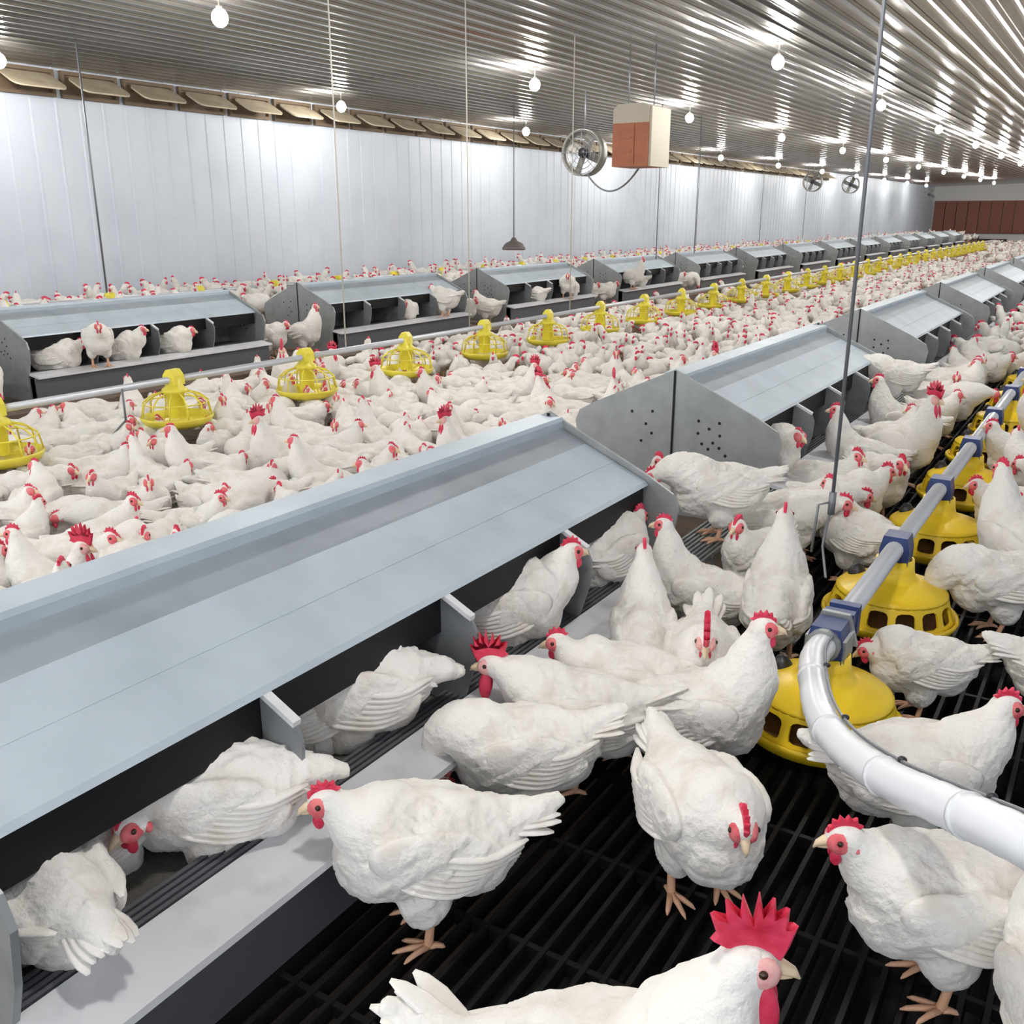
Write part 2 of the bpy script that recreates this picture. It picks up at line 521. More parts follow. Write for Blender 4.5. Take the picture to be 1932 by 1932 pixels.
# grated walkways bridging the gaps of the centre row
def make_gap():
    m_ = MB()
    Lg = NP - NL
    for s in (1,):
        for q in range(9):
            m_.add(*box((0.40 + 0.018 * q, 0.02, 0.175), (0.408 + 0.018 * q, Lg - 0.02, 0.19)))
        for q in range(8):
            yy = 0.02 + (Lg - 0.05) * q / 7
            m_.add(*box((0.40, yy, 0.16), (0.555, yy + 0.012, 0.18)))
        m_.add(*box((0.43, 0.05, 0.0), (0.45, 0.08, 0.165)))
        m_.add(*box((0.43, Lg - 0.08, 0.0), (0.45, Lg - 0.05, 0.165)))
    return m_.mesh('gap_walkway', M['galv_plain'], False)
gm = make_gap()
for k in range(3):
    o = place('gap_walkway', gm); o.location = (NX, NY + NP * k + NL, 0)
    tag(o, 'narrow grey grated walkway bridging the %s gap between centre nest boxes' % ORD[k], 'walkway', 'walkways between centre nests')

# ------------------------------------------------------------------ feeder pans
def window_ring(r0, z0, r1, z1, n, m_, th=0.008):
    """conical band with n rounded windows"""
    for k in range(n):
        a0, a1 = 2 * PI * k / n, 2 * PI * (k + 1) / n
        outer = [(0, 0), (0.5, 0), (1, 0), (1, 0.5), (1, 1), (0.5, 1), (0, 1), (0, 0.5)]
        outer = [(0.0, 0.0), (0.3, 0.0), (0.7, 0.0), (1, 0.0), (1, 0.3), (1, 0.7), (1, 1), (0.7, 1), (0.3, 1), (0, 1), (0, 0.7), (0, 0.3)]
        inner = [(0.17, 0.16), (0.30, 0.1), (0.70, 0.1), (0.83, 0.16), (0.86, 0.3), (0.86, 0.64), (0.80, 0.76), (0.66, 0.82), (0.34, 0.82), (0.20, 0.76), (0.14, 0.64), (0.14, 0.3)]
        v = []
        def mp(u, w_, d):
            a = a0 + (a1 - a0) * u
            r = r0 + (r1 - r0) * w_ - d
            return (r * math.cos(a), r * math.sin(a), z0 + (z1 - z0) * w_)
        for d in (0, th):
            v += [mp(u, w_, d) for u, w_ in outer] + [mp(u, w_, d) for u, w_ in inner]
        f = []
        for i in range(12):
            j = (i + 1) % 12
            f.append((i, j, 12 + j, 12 + i))
            f.append((24 + i, 36 + i, 36 + j, 24 + j))
            f.append((12 + i, 12 + j, 36 + j, 36 + i))
        m_.add(v, f)

def make_pan_right():
    t = empty('feeder_pan', (0, 0, 0))
    m_ = MB(); m_.add(*lathe([(0.0, 0.006), (0.15, 0.006), (0.19, 0.03), (0.203, 0.055), (0.210, 0.055), (0.212, 0.045), (0.197, 0.02), (0.15, -0.002), (0.0, -0.002)], 40))
    m_.build('pan', M['yellow'], t, True)
    m_ = MB(); window_ring(0.196, 0.05, 0.172, 0.125, 14, m_)
    m_.build('grill', M['yellow'], t)
    m_ = MB(); m_.add(*lathe([(0.173, 0.122), (0.172, 0.130), (0.160, 0.140), (0.085, 0.165), (0.07, 0.172), (0.062, 0.20), (0.058, 0.235), (0.05, 0.235), (0.052, 0.2), (0.062, 0.165), (0.155, 0.132), (0.166, 0.122)], 40, closed=True))
    m_.build('hood', M['yellow'], t, True)
    m_ = MB(); m_.add(*lathe([(0.0, 0.10), (0.06, 0.09), (0.155, 0.035), (0.18, 0.022)], 30))
    m_.build('feed', M['feed'], t, True)
    m_ = MB()
    m_.add(*prism([(-0.045, 0.225), (0.045, 0.225), (0.045, 0.27), (0.036, 0.315), (-0.036, 0.315), (-0.045, 0.27)], 'y', -0.04, 0.04))
    m_.build('clip', M['blue'], t)
    m_ = MB(); m_.add(*lathe([(0.0, 0.185), (0.014, 0.18), (0.03, 0.155), (0.03, 0.147)], 12, c=(-0.118, 0.03, 0)))
    m_.build('knob', M['dark_clip'], t, True)
    return t

def make_pan_left():
    t = empty('feeder_pan', (0, 0, 0))
    rr = 0.215
    m_ = MB(); m_.add(*lathe([(0.0, 0.004), (0.15, 0.004), (0.2, 0.03), (rr, 0.065), (rr + .008, 0.065), (rr + .01, 0.055), (0.205, 0.02), (0.15, -0.004), (0.0, -0.004)], 32))
    m_.build('pan', M['yellow_pale'], t, True)
    m_ = MB()
    for k in range(12):
        a = 2 * PI * k / 12
        c_, s_ = math.cos(a), math.sin(a)
        m_.add(*tube([(rr * c_, rr * s_, 0.065), (rr * .93 * c_, rr * .93 * s_, 0.15), (rr * .72 * c_, rr * .72 * s_, 0.19), (0.05 * c_, 0.05 * s_, 0.225)], 0.005, 5))
    m_.add(*tube([(rr * .93 * math.cos(a), rr * .93 * math.sin(a), 0.15) for a in [2 * PI * k / 32 for k in range(33)]], 0.0045, 5))
    m_.build('grill', M['yellow_pale'], t, True)
    m_ = MB(); m_.add(*lathe([(0.052, 0.05), (0.055, 0.20), (0.085, 0.215), (0.075, 0.235), (0.055, 0.25), (0.05, 0.305), (0.0, 0.31)], 20))
    m_.build('feed_tube', M['yellow_pale'], t, True)
    m_ = MB(); m_.add(*prism([(-0.05, 0.26), (0.05, 0.26), (0.045, 0.32), (0.018, 0.355), (-0.018, 0.355), (-0.045, 0.32)], 'y', -0.045, 0.045))
    m_.build('clip', M['yellow_pale'], t)
    return t

def join_tree(root, name):
    """one single mesh made of a thing's parts, for copies too small to show them"""
    m_ = MB(); mats = []
    for ch in root.children:
        me = ch.data
        idx = []
        for mm in me.materials:
            if mm not in mats: mats.append(mm)
            idx.append(mats.index(mm))
        o = len(m_.v)
        m_.v += [tuple(v_.co) for v_ in me.vertices]
        for p in me.polygons:
            m_.f.append(tuple(i + o for i in p.vertices)); m_.m.append(idx[p.material_index])
    return m_.mesh(name, mats, True)

PX, PXL, PZL = -0.50, -5.0, 0.29
RPY = [2.28 + 0.82 * k for k in range(26)]
LPY = [2.75 + 1.17 * k for k in range(34)]
panr = make_pan_right(); panl = make_pan_left()
panr_m = join_tree(panr, 'feeder_pan'); panl_m = join_tree(panl, 'feeder_pan')
for k, y in enumerate(RPY):
    if k == 0: o = panr
    elif k < 8: o = copy_tree(panr)
    else: o = place('feeder_pan', panr_m)
    o.location = (PX, y, 0.012)
    tag(o, 'yellow domed feeder pan with windows, ' + ('nearest, under the hose end' if k == 0 else '%s along the right feeder pipe' % ORD[k]), 'feeder pan', 'pans of the right feeder line')
for k, y in enumerate(LPY):
    if k == 0: o = panl
    elif k < 9: o = copy_tree(panl)
    else: o = place('feeder_pan', panl_m)
    o.location = (PXL, y, 0.02)
    o.rotation_euler.z = R(random.uniform(0, 30)) if k else 0
    tag(o, 'pale yellow open-grilled feeder pan, %s from the near end of the left feeder line' % ORD[k], 'feeder pan', 'pans of the left feeder line')
WPY = [5.2 + 1.17 * k for k in range(24)]
for k, y in enumerate(WPY):
    o = place('feeder_pan', panl_m); o.location = (-9.0, y, 0.02 + WZ)
    tag(o, 'yellow feeder pan by the foot of the white wall, %s from the near end' % ORD[k], 'feeder pan', 'pans of the wall feeder line')

def pipe(name, path, r, m, n=14, smooth=True):
    m_ = MB(); m_.add(*tube(path, r, n)); return m_.build(name, m, None, smooth)
# right feeder pipe, its end bracket, and the hose
t = empty('feeder_pipe', (PX, 2.3, 0.285), 0, 'long grey feeder pipe over the right line of yellow pans', 'pipe')
m_ = MB(); m_.add(*tube([(0, -0.02, 0), (0, 50, 0)], 0.028, 14)); m_.build('tube', M['pipe'], t, True)
m_ = MB()
m_.add(*box((-0.05, -0.055, -0.045), (0.05, 0.03, 0.012)))
m_.add(*prism([(-0.06, -0.03), (-0.035, 0.05), (0.035, 0.05), (0.06, -0.03)], 'y', 0.03, 0.045))
m_.add(*tube([(0, -0.08, 0), (0, 0.01, 0)], 0.042, 14))
m_.build('end_bracket', M['galv_plain'], t)
m_ = MB()
for yy in (0.06, 0.12):
    m_.add(*box((-0.038, yy, -0.04), (0.038, yy + 0.03, 0.04)))
m_.build('blue_coupling', M['blue'], t)
hp = [(-0.50, 2.25, 0.285), (-0.494, 2.12, 0.288), (-0.425, 1.905, 0.289), (-0.340, 1.725, 0.321), (-0.223, 1.538, 0.386), (-0.106, 1.382, 0.459), (0.0, 1.25, 0.521), (0.14, 1.12, 0.56), (0.30, 1.02, 0.58)]
hs = spline(hp, 10)
t = empty('feed_hose', hp[0], 0, 'white flexible hose curving from the feeder pipe end to the right edge', 'hose')
m_ = MB(); m_.add(*tube([(p[0] - hp[0][0], p[1] - hp[0][1], p[2] - hp[0][2]) for p in hs], [0.033 + 0.0008 * math.sin(i * 2.2) for i in range(len(hs))], 18))
m_.build('tube', M['hose'], t, True)
m_ = MB(); m_.add(*tube([(p[0] - hp[0][0] + 0.022, p[1] - hp[0][1] + 0.012, p[2] - hp[0][2] + 0.031) for p in hs], 0.0035, 6))
m_.build('wire', M['cable'], t, True)
for i in range(14, len(hs) - 8, 13):
    p = hs[i]; q = hs[i + 1]
    m_ = MB(); a = np.array(p) - np.array(hp[0]); d = (q - p); d = d / np.linalg.norm(d)
    m_.add(*tube([a - d * 0.005, a + d * 0.005], 0.0355, 16)); m_.build('clip', M['hose'], t, True)
    m_ = MB(); m_.add(*ellipsoid(tuple(a + np.array([0.024, 0.014, 0.033])), (0.008, 0.008, 0.006))); m_.build('clip_head', M['dark_clip'], t, True)
# left and wall pipes
tag(pipe('feeder_pipe', [(PXL, 1.2, PZL + 0.02), (PXL, 45, PZL + 0.02)], 0.022, M['pipe']), 'thin grey feeder pipe over the left line of pale yellow pans', 'pipe')
tag(pipe('feeder_pipe', [(-9.0, 3, 0.31 + WZ), (-9.0, 45, 0.31 + WZ)], 0.022, M['pipe']), 'thin grey feeder pipe along the foot of the white wall', 'pipe')
# support stand on the left line
m_ = MB()
m_.add(*tube([(0, 0, 0.31), (0, 0, 0.10)], 0.007, 6)); m_.add(*tube([(0, 0, 0.12), (0.16, 0.02, 0.0)], 0.006, 6)); m_.add(*tube([(0, 0, 0.12), (-0.12, 0.08, 0.0)], 0.006, 6))
m_.add(*tube([(0, 0, 0.12), (-0.05, -0.12, 0.0)], 0.006, 6))
o = m_.build('pipe_stand', M['cable'], None, True); o.location = (PXL + 0.02, 3.53, 0)
tag(o, 'small three-legged grey stand under the left feeder pipe', 'stand')

# ------------------------------------------------------------------ hanging cables
def cable(name, x, y, z, r, m, label):
    o = pipe(name, [(x, y, z), (x, y, ceil_z(x) - 0.001)], r, m, 8); tag(o, label, 'cable'); return o
cable('hanging_cable', -9.0, 6.34, 0.47, 0.010, M['cable'], 'dark cable hanging in front of the white wall near the left edge')
for y, lab in ((5.53, 'nearest of three pale cords above the left feeder line'), (7.19, 'second of three pale cords above the left feeder line'), (9.06, 'third pale cord above the left feeder line, before the brown heater')):
    cable('hanging_cable', PXL, y, PZL + 0.02, 0.0055, M['cable_light'], lab)
cable('hanging_cable', -8.5, 13.5, 0.95, 0.008, M['cable'], 'thin cable holding the dark drinker dome before the wall')
t = empty('hanging_cable', (-0.66, 2.86, 0.33), 0, 'steel cable hanging over the near end of right feeder pipe', 'cable')
m_ = MB(); m_.add(*tube([(0, 0, 0.14), (0, 0, ceil_z(-0.66) - 0.33)], 0.0055, 8)); m_.build('rope', M['cable'], t, True)
m_ = MB(); m_.add(*tube([(0, 0, 0.14), (-0.012, -0.015, 0.0), (0.05, -0.2, -0.03)], 0.004, 6)); m_.add(*tube([(0, 0, 0.14), (-0.035, -0.02, 0.13), (-0.04, -0.03, -0.02)], 0.004, 6)); m_.build('sling', M['cable'], t, True)
m_ = MB(); m_.add(*tube([(0, 0, 0.10), (0, 0, 0.17)], 0.011, 8)); m_.build('turnbuckle', M['cable'], t, True)
for i, (x, y) in enumerate(((-6.9, 17.2), (-8.6, 26.0), (-8.6, 30.0), (-8.6, 21.5), (-6.5, 14.6))):
    cable('hanging_cable', x, y, 0.62, 0.008, M['cable'], 'thin far cable in front of the white wall, %s of five' % ORD[i])
m_ = MB(); m_.add(*lathe([(0, 0.2), (0.03, 0.19), (0.06, 0.14), (0.14, 0.10), (0.19, 0.03), (0.185, 0.0), (0.0, 0.0)], 24))
o = m_.build('drinker_dome', M['dome'], None, True); o.location = (-8.5, 13.5, 0.76)
tag(o, 'dark round drinker dome hanging before the white wall', 'drinker')

# ------------------------------------------------------------------ heater and fans
hx, hy, hz = -5.0, 9.95, 1.80
t = empty('space_heater', (hx, hy, hz), 0, 'brown box heater hanging under the ceiling with cream side', 'heater')
m_ = MB(); m_.add(*box((0.0, 0.0, 0.0), (0.42, 0.5, 0.44))); m_.build('housing', M['heater'], t)
m_ = MB(); m_.add(*prism([(0.0, 0.44), (0.42, 0.44), (0.42, 0.60), (0.36, 0.63), (0.06, 0.63), (0.0, 0.58)], 'y', 0.0, 0.5)); m_.build('hood', M['cream'], t)
m_ = MB(); m_.add(*box((0.42, 0.02, 0.0), (0.45, 0.5, 0.6))); m_.build('side_panel', M['cream'], t)
m_ = MB(); m_.add(*box((0.24, -0.012, 0.02), (0.26, 0.0, 0.43))); m_.add(*box((0.08, -0.008, 0.14), (0.22, 0.0, 0.16))); m_.add(*box((0.08, -0.008, 0.28), (0.22, 0.0, 0.30))); m_.build('louvre', M['heater'], t)
for dx in (0.06, 0.36):
    m_ = MB(); m_.add(*tube([(dx, 0.25, 0.62), (dx, 0.25, ceil_z(hx + dx) - hz)], 0.006, 6)); m_.build('hanger', M['cable'], t, True)

def make_fan():
    t = empty('circulation_fan', (0, 0, 0))
    m_ = MB(); m_.add(*lathe([(0.27, -0.09), (0.285, -0.09), (0.285, 0.09), (0.27, 0.09)], 32, closed=True)); ring = m_
    Rx = Matrix.Rotation(R(90), 4, 'X')
    ring.v = [tuple(Rx @ Vector(p)) for p in ring.v]; ring.build('shroud', M['fan'], t, True)
    m_ = MB()
    for rr in (0.08, 0.14, 0.2, 0.26):
        m_.add(*tube([(rr * math.cos(a), -0.09, rr * math.sin(a)) for a in [2 * PI * k / 24 for k in range(25)]], 0.004, 4))
    for k in range(8):
        a = 2 * PI * k / 8; m_.add(*tube([(0.04 * math.cos(a), -0.09, 0.04 * math.sin(a)), (0.28 * math.cos(a), -0.09, 0.28 * math.sin(a))], 0.004, 4))
    m_.build('guard', M['cable'], t, True)
    m_ = MB(); m_.add(*tube([(0, -0.06, 0), (0, 0.12, 0)], 0.06, 14)); m_.build('motor', M['dark_clip'], t, True)
    for k in range(4):
        m_ = MB(); T = Matrix.Rotation(2 * PI * k / 4 + 0.4, 4, 'Y') @ Matrix.Translation((0.15, 0, 0)) @ Matrix.Rotation(R(30), 4, 'X')
        m_.add(*box((-0.1, -0.006, -0.06), (0.1, 0.006, 0.06)), T=T); m_.build('blade', M['fan'], t)
    m_ = MB(); m_.add(*tube([(0, 0, 0.28), (0, 0, 0.75)], 0.01, 6)); m_.build('hanger', M['cable'], t, True)
    return t
fan0 = make_fan()
for i, (x, y, z, lab) in enumerate(((-6.2, 11.55, 2.06, 'round grey fan hanging just left of the brown heater'), (-8.6, 30.6, 2.25, 'far round fan under the ceiling before the white wall, nearer of a pair'),
                                   (-8.6, 35.2, 2.28, 'far round fan behind the hanging steel cable'), (-8.6, 50.0, 2.2, 'farthest small fan beside the brown end pad'))):
    o = fan0 if i == 0 else copy_tree(fan0)
    o.location = (x, y, z); tag(o, lab, 'fan', 'circulation fans under the ceiling')
a, b = np.array((-6.1, 11.45, 1.80)), np.array((-4.75, 10.1, 1.78))
tag(pipe('drooping_cable', [a + (b - a) * q + np.array((0, 0, -0.22 * (1 - (2 * q - 1) ** 2))) for q in [i / 16 for i in range(17)]], 0.011, M['cable'], 8), 'dark cable drooping between fan and brown heater', 'cable')

# ------------------------------------------------------------------ birds
def remesh(mb, voxel, smooth_it, name='tmp'):
    me = mb.mesh(name, M['feather'])
    o = bpy.data.objects.new(name, me)
    col.objects.link(o)
    md = o.modifiers.new('r', 'REMESH'); md.mode = 'VOXEL'; md.voxel_size = voxel; md.use_smooth_shade = True
    ms = o.modifiers.new('s', 'SMOOTH'); ms.factor = 0.5; ms.iterations = smooth_it
    dg = bpy.context.evaluated_depsgraph_get()
    dg.update()
    ev = o.evaluated_get(dg)
    out = bpy.data.meshes.new_from_object(ev)
    bpy.data.objects.remove(o); bpy.data.meshes.remove(me)
    return out

def mesh_arrays(me):
    v = np.empty(len(me.vertices) * 3); me.vertices.foreach_get('co', v)
    return v.reshape(-1, 3)

def feather_relief(me, head, amp, seed):
    """overlapping feather rows pressed along the body, fading out on the head"""
    v = mesh_arrays(me)
    nrm = np.empty(len(me.vertices) * 3); me.vertices.foreach_get('normal', nrm); nrm = nrm.reshape(-1, 3)
    rs = np.random.RandomState(seed)
    ph = rs.rand(6) * 6.28
    ang = np.arctan2(v[:, 1], v[:, 2] - 0.2)
    u = -v[:, 0] * 26 + 0.9 * np.sin(ang * 3 + ph[0]) + 0.5 * np.sin(v[:, 2] * 30 + ph[1])
    row = np.floor(u)
    t = u + 0.45 * np.abs(np.sin(ang * 9 + (row % 2) * 1.57))
    saw = t - np.floor(t)
    lump = np.sin(v[:, 0] * 38 + ph[2]) * np.sin(ang * 4 + ph[3]) + 0.7 * np.sin(v[:, 0] * 75 + v[:, 2] * 60 + ph[4]) * np.sin(ang * 7 + ph[5])
    d = amp * (saw - 0.5) + amp * 0.9 * lump
    far = np.clip((np.linalg.norm(v - np.array(head), axis=1) - 0.05) / 0.08, 0, 1)
    v = v + nrm * (d * far)[:, None]
    me.vertices.foreach_set('co', v.ravel()); me.update()

COMB_HEN = [(0.036, 0.012), (0.034, 0.026), (0.027, 0.026), (0.025, 0.040), (0.016, 0.034), (0.011, 0.048), (0.002, 0.037), (-0.005, 0.047), (-0.011, 0.035), (-0.020, 0.040), (-0.021, 0.026), (-0.030, 0.022), (-0.018, 0.016), (0.010, 0.018)]
COMB_ROO_ = [(0.046, 0.004), (0.054, 0.026), (0.064, 0.064), (0.050, 0.048), (0.052, 0.092), (0.037, 0.056), (0.033, 0.108), (0.022, 0.062), (0.013, 0.116), (0.006, 0.064), (-0.009, 0.110), (-0.012, 0.061), (-0.031, 0.098), (-0.027, 0.052), (-0.050, 0.072),
            (-0.041, 0.040), (-0.049, 0.028), (-0.030, 0.018), (0.0, 0.020), (0.025, 0.018)]

COMB_ROO = [(p[0] * 0.88, 0.004 + p[1] * 0.80) for p in COMB_ROO_]

def comb_geo(outline, th):
    n = len(outline)
    cx = sum(p[0] for p in outline) / n; cz = sum(p[1] for p in outline) / n
    v = [(p[0], 0, p[1]) for p in outline]
    for s in (1, -1):
        for p in outline:
            k = 0.90
            v.append((cx + (p[0] - cx) * k, s * th, cz - 0.001 + (p[1] - cz) * k))
    f = []
    for i in range(n):
        j = (i + 1) % n
        f.append((i, j, n + j, n + i)); f.append((j, i, 2 * n + i, 2 * n + j))
    # fan the inner caps from their centre so that the points stay concave
    for s, o, fl in ((1, n, False), (-1, 2 * n, True)):
        c = len(v); v.append((cx, s * th, cz - 0.001))
        for i in range(n):
            j = (i + 1) % n
            f.append((c, o + j, o + i) if fl else (c, o + i, o + j))
    return v, f

def blade(path, wid, th, n=8):
    return tube(path, wid, n, flat=th)

def bird(neck, head, yaw=0.0, pitch=0.0, tilt=0.0, drop=0.0, roo=False, voxel=0.0065, legs=True, tail_up=0.0, seed=1, fat=1.0, relief=0.0034, lod=False, tail_len=1.0):
    """parts of one bird in its own frame (facing +x, feet at z=0): list of (name, mesh or MB, material, smooth)"""
    S = 1.12 if roo else 1.0
    low = 0.028 if legs else 0.0
    drop += low
    neck = [(p[0], p[1], p[2] - low) for p in neck]; head = (head[0], head[1], head[2] - low)
    T = Matrix.Translation((0, 0, 0.24 - drop)) @ Matrix.Rotation(R(-tilt), 4, 'Y') @ Matrix.Translation((0, 0, -0.24))
    b = MB()
    nu, nv = (14, 9)
    def E_(c, r, ry=0.0, rz=0.0):
        b.add(*ellipsoid(c, r, ry=R(ry), rz=R(rz), nu=nu, nv=nv), T=T)
    E_((0.0, 0, 0.238), (0.152, 0.104 * fat, 0.108))
    E_((0.078, 0, 0.222), (0.098, 0.092 * fat, 0.100))
    E_((-0.10, 0, 0.245), (0.105, 0.082 * fat, 0.085), 8)
    E_((-0.085, 0, 0.195), (0.09, 0.074 * fat, 0.075))
    E_((-0.03, 0, 0.285), (0.13, 0.066 * fat, 0.058), 4)
    for s in (1, -1):
        E_((-0.03, s * 0.088 * fat, 0.25), (0.135, 0.024, 0.070), -10, s * 5)
        E_((0.0, s * 0.052, 0.150), (0.055, 0.040, 0.065))
    up = tail_up
    tp = [(-0.13, 0, 0.265), (-0.19, 0, 0.285 + .25 * up), (-0.235, 0, 0.305 + .6 * up), (-0.275, 0, 0.325 + up)]
    b.add(*tube(tp, [0.06, 0.043, 0.028, 0.012], 12, flat=0.9), T=T)
    # neck and head
    base = [tuple(T @ Vector((0.055, 0, 0.245))), tuple(T @ Vector((0.10, 0, 0.285)))]
    pts = spline(base + [tuple(p) for p in neck] + [tuple(head)], 5)
    m = len(pts)
    rad = []
    for i in range(m):
        q = i / (m - 1)
        rad.append((0.084 * (1 - q) ** 1.5 + 0.030 + 0.018 * math.sin(PI * min(1, q * 1.1))) * (1.06 if roo else 1.0))
    b.add(*tube(pts, rad, 14, roundcap=True))
    H = Matrix.Translation(head) @ Matrix.Rotation(R(yaw), 4, 'Z') @ Matrix.Rotation(R(-pitch), 4, 'Y')
    b.add(*ellipsoid((0.004, 0, 0), (0.037, 0.0265, 0.030), nu=nu, nv=nv), T=H)
    me = remesh(b, voxel, 5 if not lod else 3)
    if relief: feather_relief(me, head, relief, seed)
    me.materials.clear(); me.materials.append(M['feather'])
    P = [('body', me, M['feather'])]
    def part(nm, geo, m_, T_):
        x = MB()
        for g in geo: x.add(*g, T=T_)
        P.append((nm, x, m_))
    # tail feathers
    rs = random.Random(seed)
    blades = []
    nb = 4 if lod else 9
    for k in range(nb):
        a = (k / (nb - 1) - 0.5)
        ln = tail_len * (0.125 if not roo else 0.15) * (1 - 0.35 * abs(a)) * rs.uniform(0.9, 1.1)
        el = R(14 + 20 * math.cos(a * PI) * 0.5 + rs.uniform(-4, 4)) + up * 4.5 + ((0.55 * a + (0.12 if k % 2 else -0.10)) if roo else 0)
        sp = a * (0.42 if not roo else 0.7)
        p0 = np.array((-0.155, a * 0.05, 0.285 - 0.03 * abs(a) + up * .2))
        d = np.array((-math.cos(el) * math.cos(sp), math.sin(sp), math.sin(el)))
        path = [p0 + d * ln * q + np.array((0, 0, -0.012 * q * q * (1.5 if roo else 1))) for q in (0, .3, .6, .85, 1.0)]
        blades.append(blade(path, [0.014, 0.019, 0.019, 0.013, 0.004], 0.28, 6 if lod else 8))
    part('tail', blades, M['flight'], T)
    # folded wings made of overlapping flight feathers
    for s in (1, -1):
        g = []
        g.append(ellipsoid((0.015, s * 0.094 * fat, 0.262), (0.098, 0.019, 0.056), ry=R(-12), rz=R(s * 2), nu=12, nv=8))
        nf = 3 if lod else 7
        for k in range(nf):
            q = k / (nf - 1)
            p0 = np.array((0.055 - 0.07 * q, s * (0.098 - 0.004 * q) * fat, 0.262 - 0.045 * (1 - q) + 0.012 * q))
            p2 = np.array((-0.195 + 0.065 * (1 - q) + rs.uniform(-.008, .008), s * (0.058 + 0.016 * (1 - q)) * fat, 0.272 - 0.075 * (1 - q)))
            p1 = (p0 + p2) / 2 + np.array((0, s * 0.015 * fat, -0.012))
            g.append(blade(spline([p0, p1, p2], 4), [0.006] + [0.017] * 5 + [0.014, 0.010, 0.004], 0.5, 8))
        part('wing', g, M['flight'], T)
    # head parts
    part('beak', [tube([(0.026, 0, -0.003), (0.040, 0, -0.004), (0.053, 0, -0.009), (0.061, 0, -0.018)], [0.0125, 0.010, 0.0065, 0.0015], 8),
                  tube([(0.026, 0, -0.012), (0.043, 0, -0.014), (0.053, 0, -0.017)], [0.009, 0.006, 0.0015], 8)], M['beak'], H)
    fc = []
    for s in (1, -1):
        fc.append(ellipsoid((0.013, s * 0.0135, -0.002), (0.026, 0.0150, 0.0225), nu=12, nv=8))
        fc.append(ellipsoid((-0.012, s * 0.020, -0.014), (0.009, 0.009, 0.013), nu=10, nv=6))
    part('face', fc, M['face_pale'] if roo else M['face'], H)
    for s in (1, -1):
        part('eye', [ellipsoid((0.017, s * 0.0265, 0.005), (0.0058, 0.0042, 0.0058), nu=10, nv=6)], M['eye'], H)
    part('comb', [comb_geo(COMB_ROO if roo else COMB_HEN, 0.0075 if roo else 0.0055)], M['comb'], H @ Matrix.Scale(0.85 if (lod and not roo) else 1.0, 4))
    for s in (1, -1):
        if roo: g = [ellipsoid((0.022, s * 0.012, -0.056), (0.017, 0.008, 0.040), ry=R(-6), nu=10, nv=8)]
        else: g = [ellipsoid((0.024, s * 0.011, -0.033), (0.011, 0.006, 0.017), nu=10, nv=7)]
        part('wattle', g, M['comb'], H)
    if legs:
        for s in (1, -1):
            y = s * 0.052
            hip = T @ Vector((0.0, y, 0.135)); ank = Vector((0.0, y * 1.05, 0.018))
            g = [tube([tuple(hip), tuple((hip + ank) / 2 + Vector((-0.008, 0, 0))), tuple(ank), (0.004, ank[1], 0.008)], [0.013, 0.0088, 0.0095, 0.0085], 8)]
            for a, ln in ((0, 0.072), (32, 0.060), (-32, 0.060), (180, 0.032)):
                c_, s_ = math.cos(R(a)), math.sin(R(a))
                g.append(tube([(ank[0], ank[1], 0.011), (ank[0] + c_ * ln * .5, ank[1] + s_ * ln * .5, 0.010), (ank[0] + c_ * ln * .85, ank[1] + s_ * ln * .85, 0.006), (ank[0] + c_ * ln, ank[1] + s_ * ln, 0.002)],
                              [0.0085, 0.0065, 0.005, 0.0015], 6))
            part('leg', g, M['leg'], None)
    return P, S

PART_LABEL = {'comb': 'red comb', 'wattle': 'red wattle', 'face': 'pink bare face skin', 'beak': 'horn-coloured beak', 'eye': 'dark eye', 'leg': 'pinkish leg with spread toes'}
def bird_tree(parts, S, kind='hen'):
    t = empty('rooster' if kind == 'rooster' else 'hen', (0, 0, 0))
    t.scale = (S, S, S)
    for nm, g, m_ in parts:
        me = g if isinstance(g, bpy.types.Mesh) else g.mesh(nm, m_, nm != 'comb')
        o = place(nm, me, t)
        if nm in PART_LABEL: o['label'] = PART_LABEL[nm]
    return t
def bird_single(parts, name):
    m_ = MB(); mats = []
    for nm, g, mm in parts:
        if nm == 'eye': continue
        if mm not in mats: mats.append(mm)
        i = mats.index(mm)
        if isinstance(g, bpy.types.Mesh):
            m_.add([tuple(v_.co) for v_ in g.vertices], [tuple(p.vertices) for p in g.polygons], i)
        else:
            m_.add(g.v, g.f, i)
    return m_.mesh(name, mats, True)

POSE = {
    'stand':   dict(neck=[(0.150, 0, 0.350)], head=(0.172, 0, 0.410), pitch=-4),
    'tall':    dict(neck=[(0.125, 0, 0.360), (0.135, 0, 0.430)], head=(0.150, 0, 0.490), pitch=2, tilt=8),
    'drawn':   dict(neck=[(0.150, 0, 0.310)], head=(0.185, 0, 0.352), pitch=-8),
    'peck':    dict(neck=[(0.165, 0, 0.275), (0.215, 0, 0.215)], head=(0.235, 0, 0.135), pitch=-68, tilt=-8),
    'reach':   dict(neck=[(0.170, 0, 0.305), (0.225, 0, 0.315)], head=(0.275, 0, 0.310), pitch=-10),
    'left':    dict(neck=[(0.145, 0.01, 0.345)], head=(0.160, 0.03, 0.405), yaw=65, pitch=-5),
    'right':   dict(neck=[(0.145, -0.01, 0.345)], head=(0.160, -0.03, 0.405), yaw=-65, pitch=-5),
    'back':    dict(neck=[(0.125, 0.0, 0.350)], head=(0.135, 0.02, 0.405), yaw=140, pitch=-15),
    'sit':     dict(neck=[(0.150, 0, 0.180)], head=(0.178, 0, 0.205), pitch=-8, drop=0.125, legs=False),
    'sittall': dict(neck=[(0.150, 0, 0.185), (0.175, 0, 0.23)], head=(0.195, 0, 0.260), pitch=0, drop=0.125, legs=False),
}
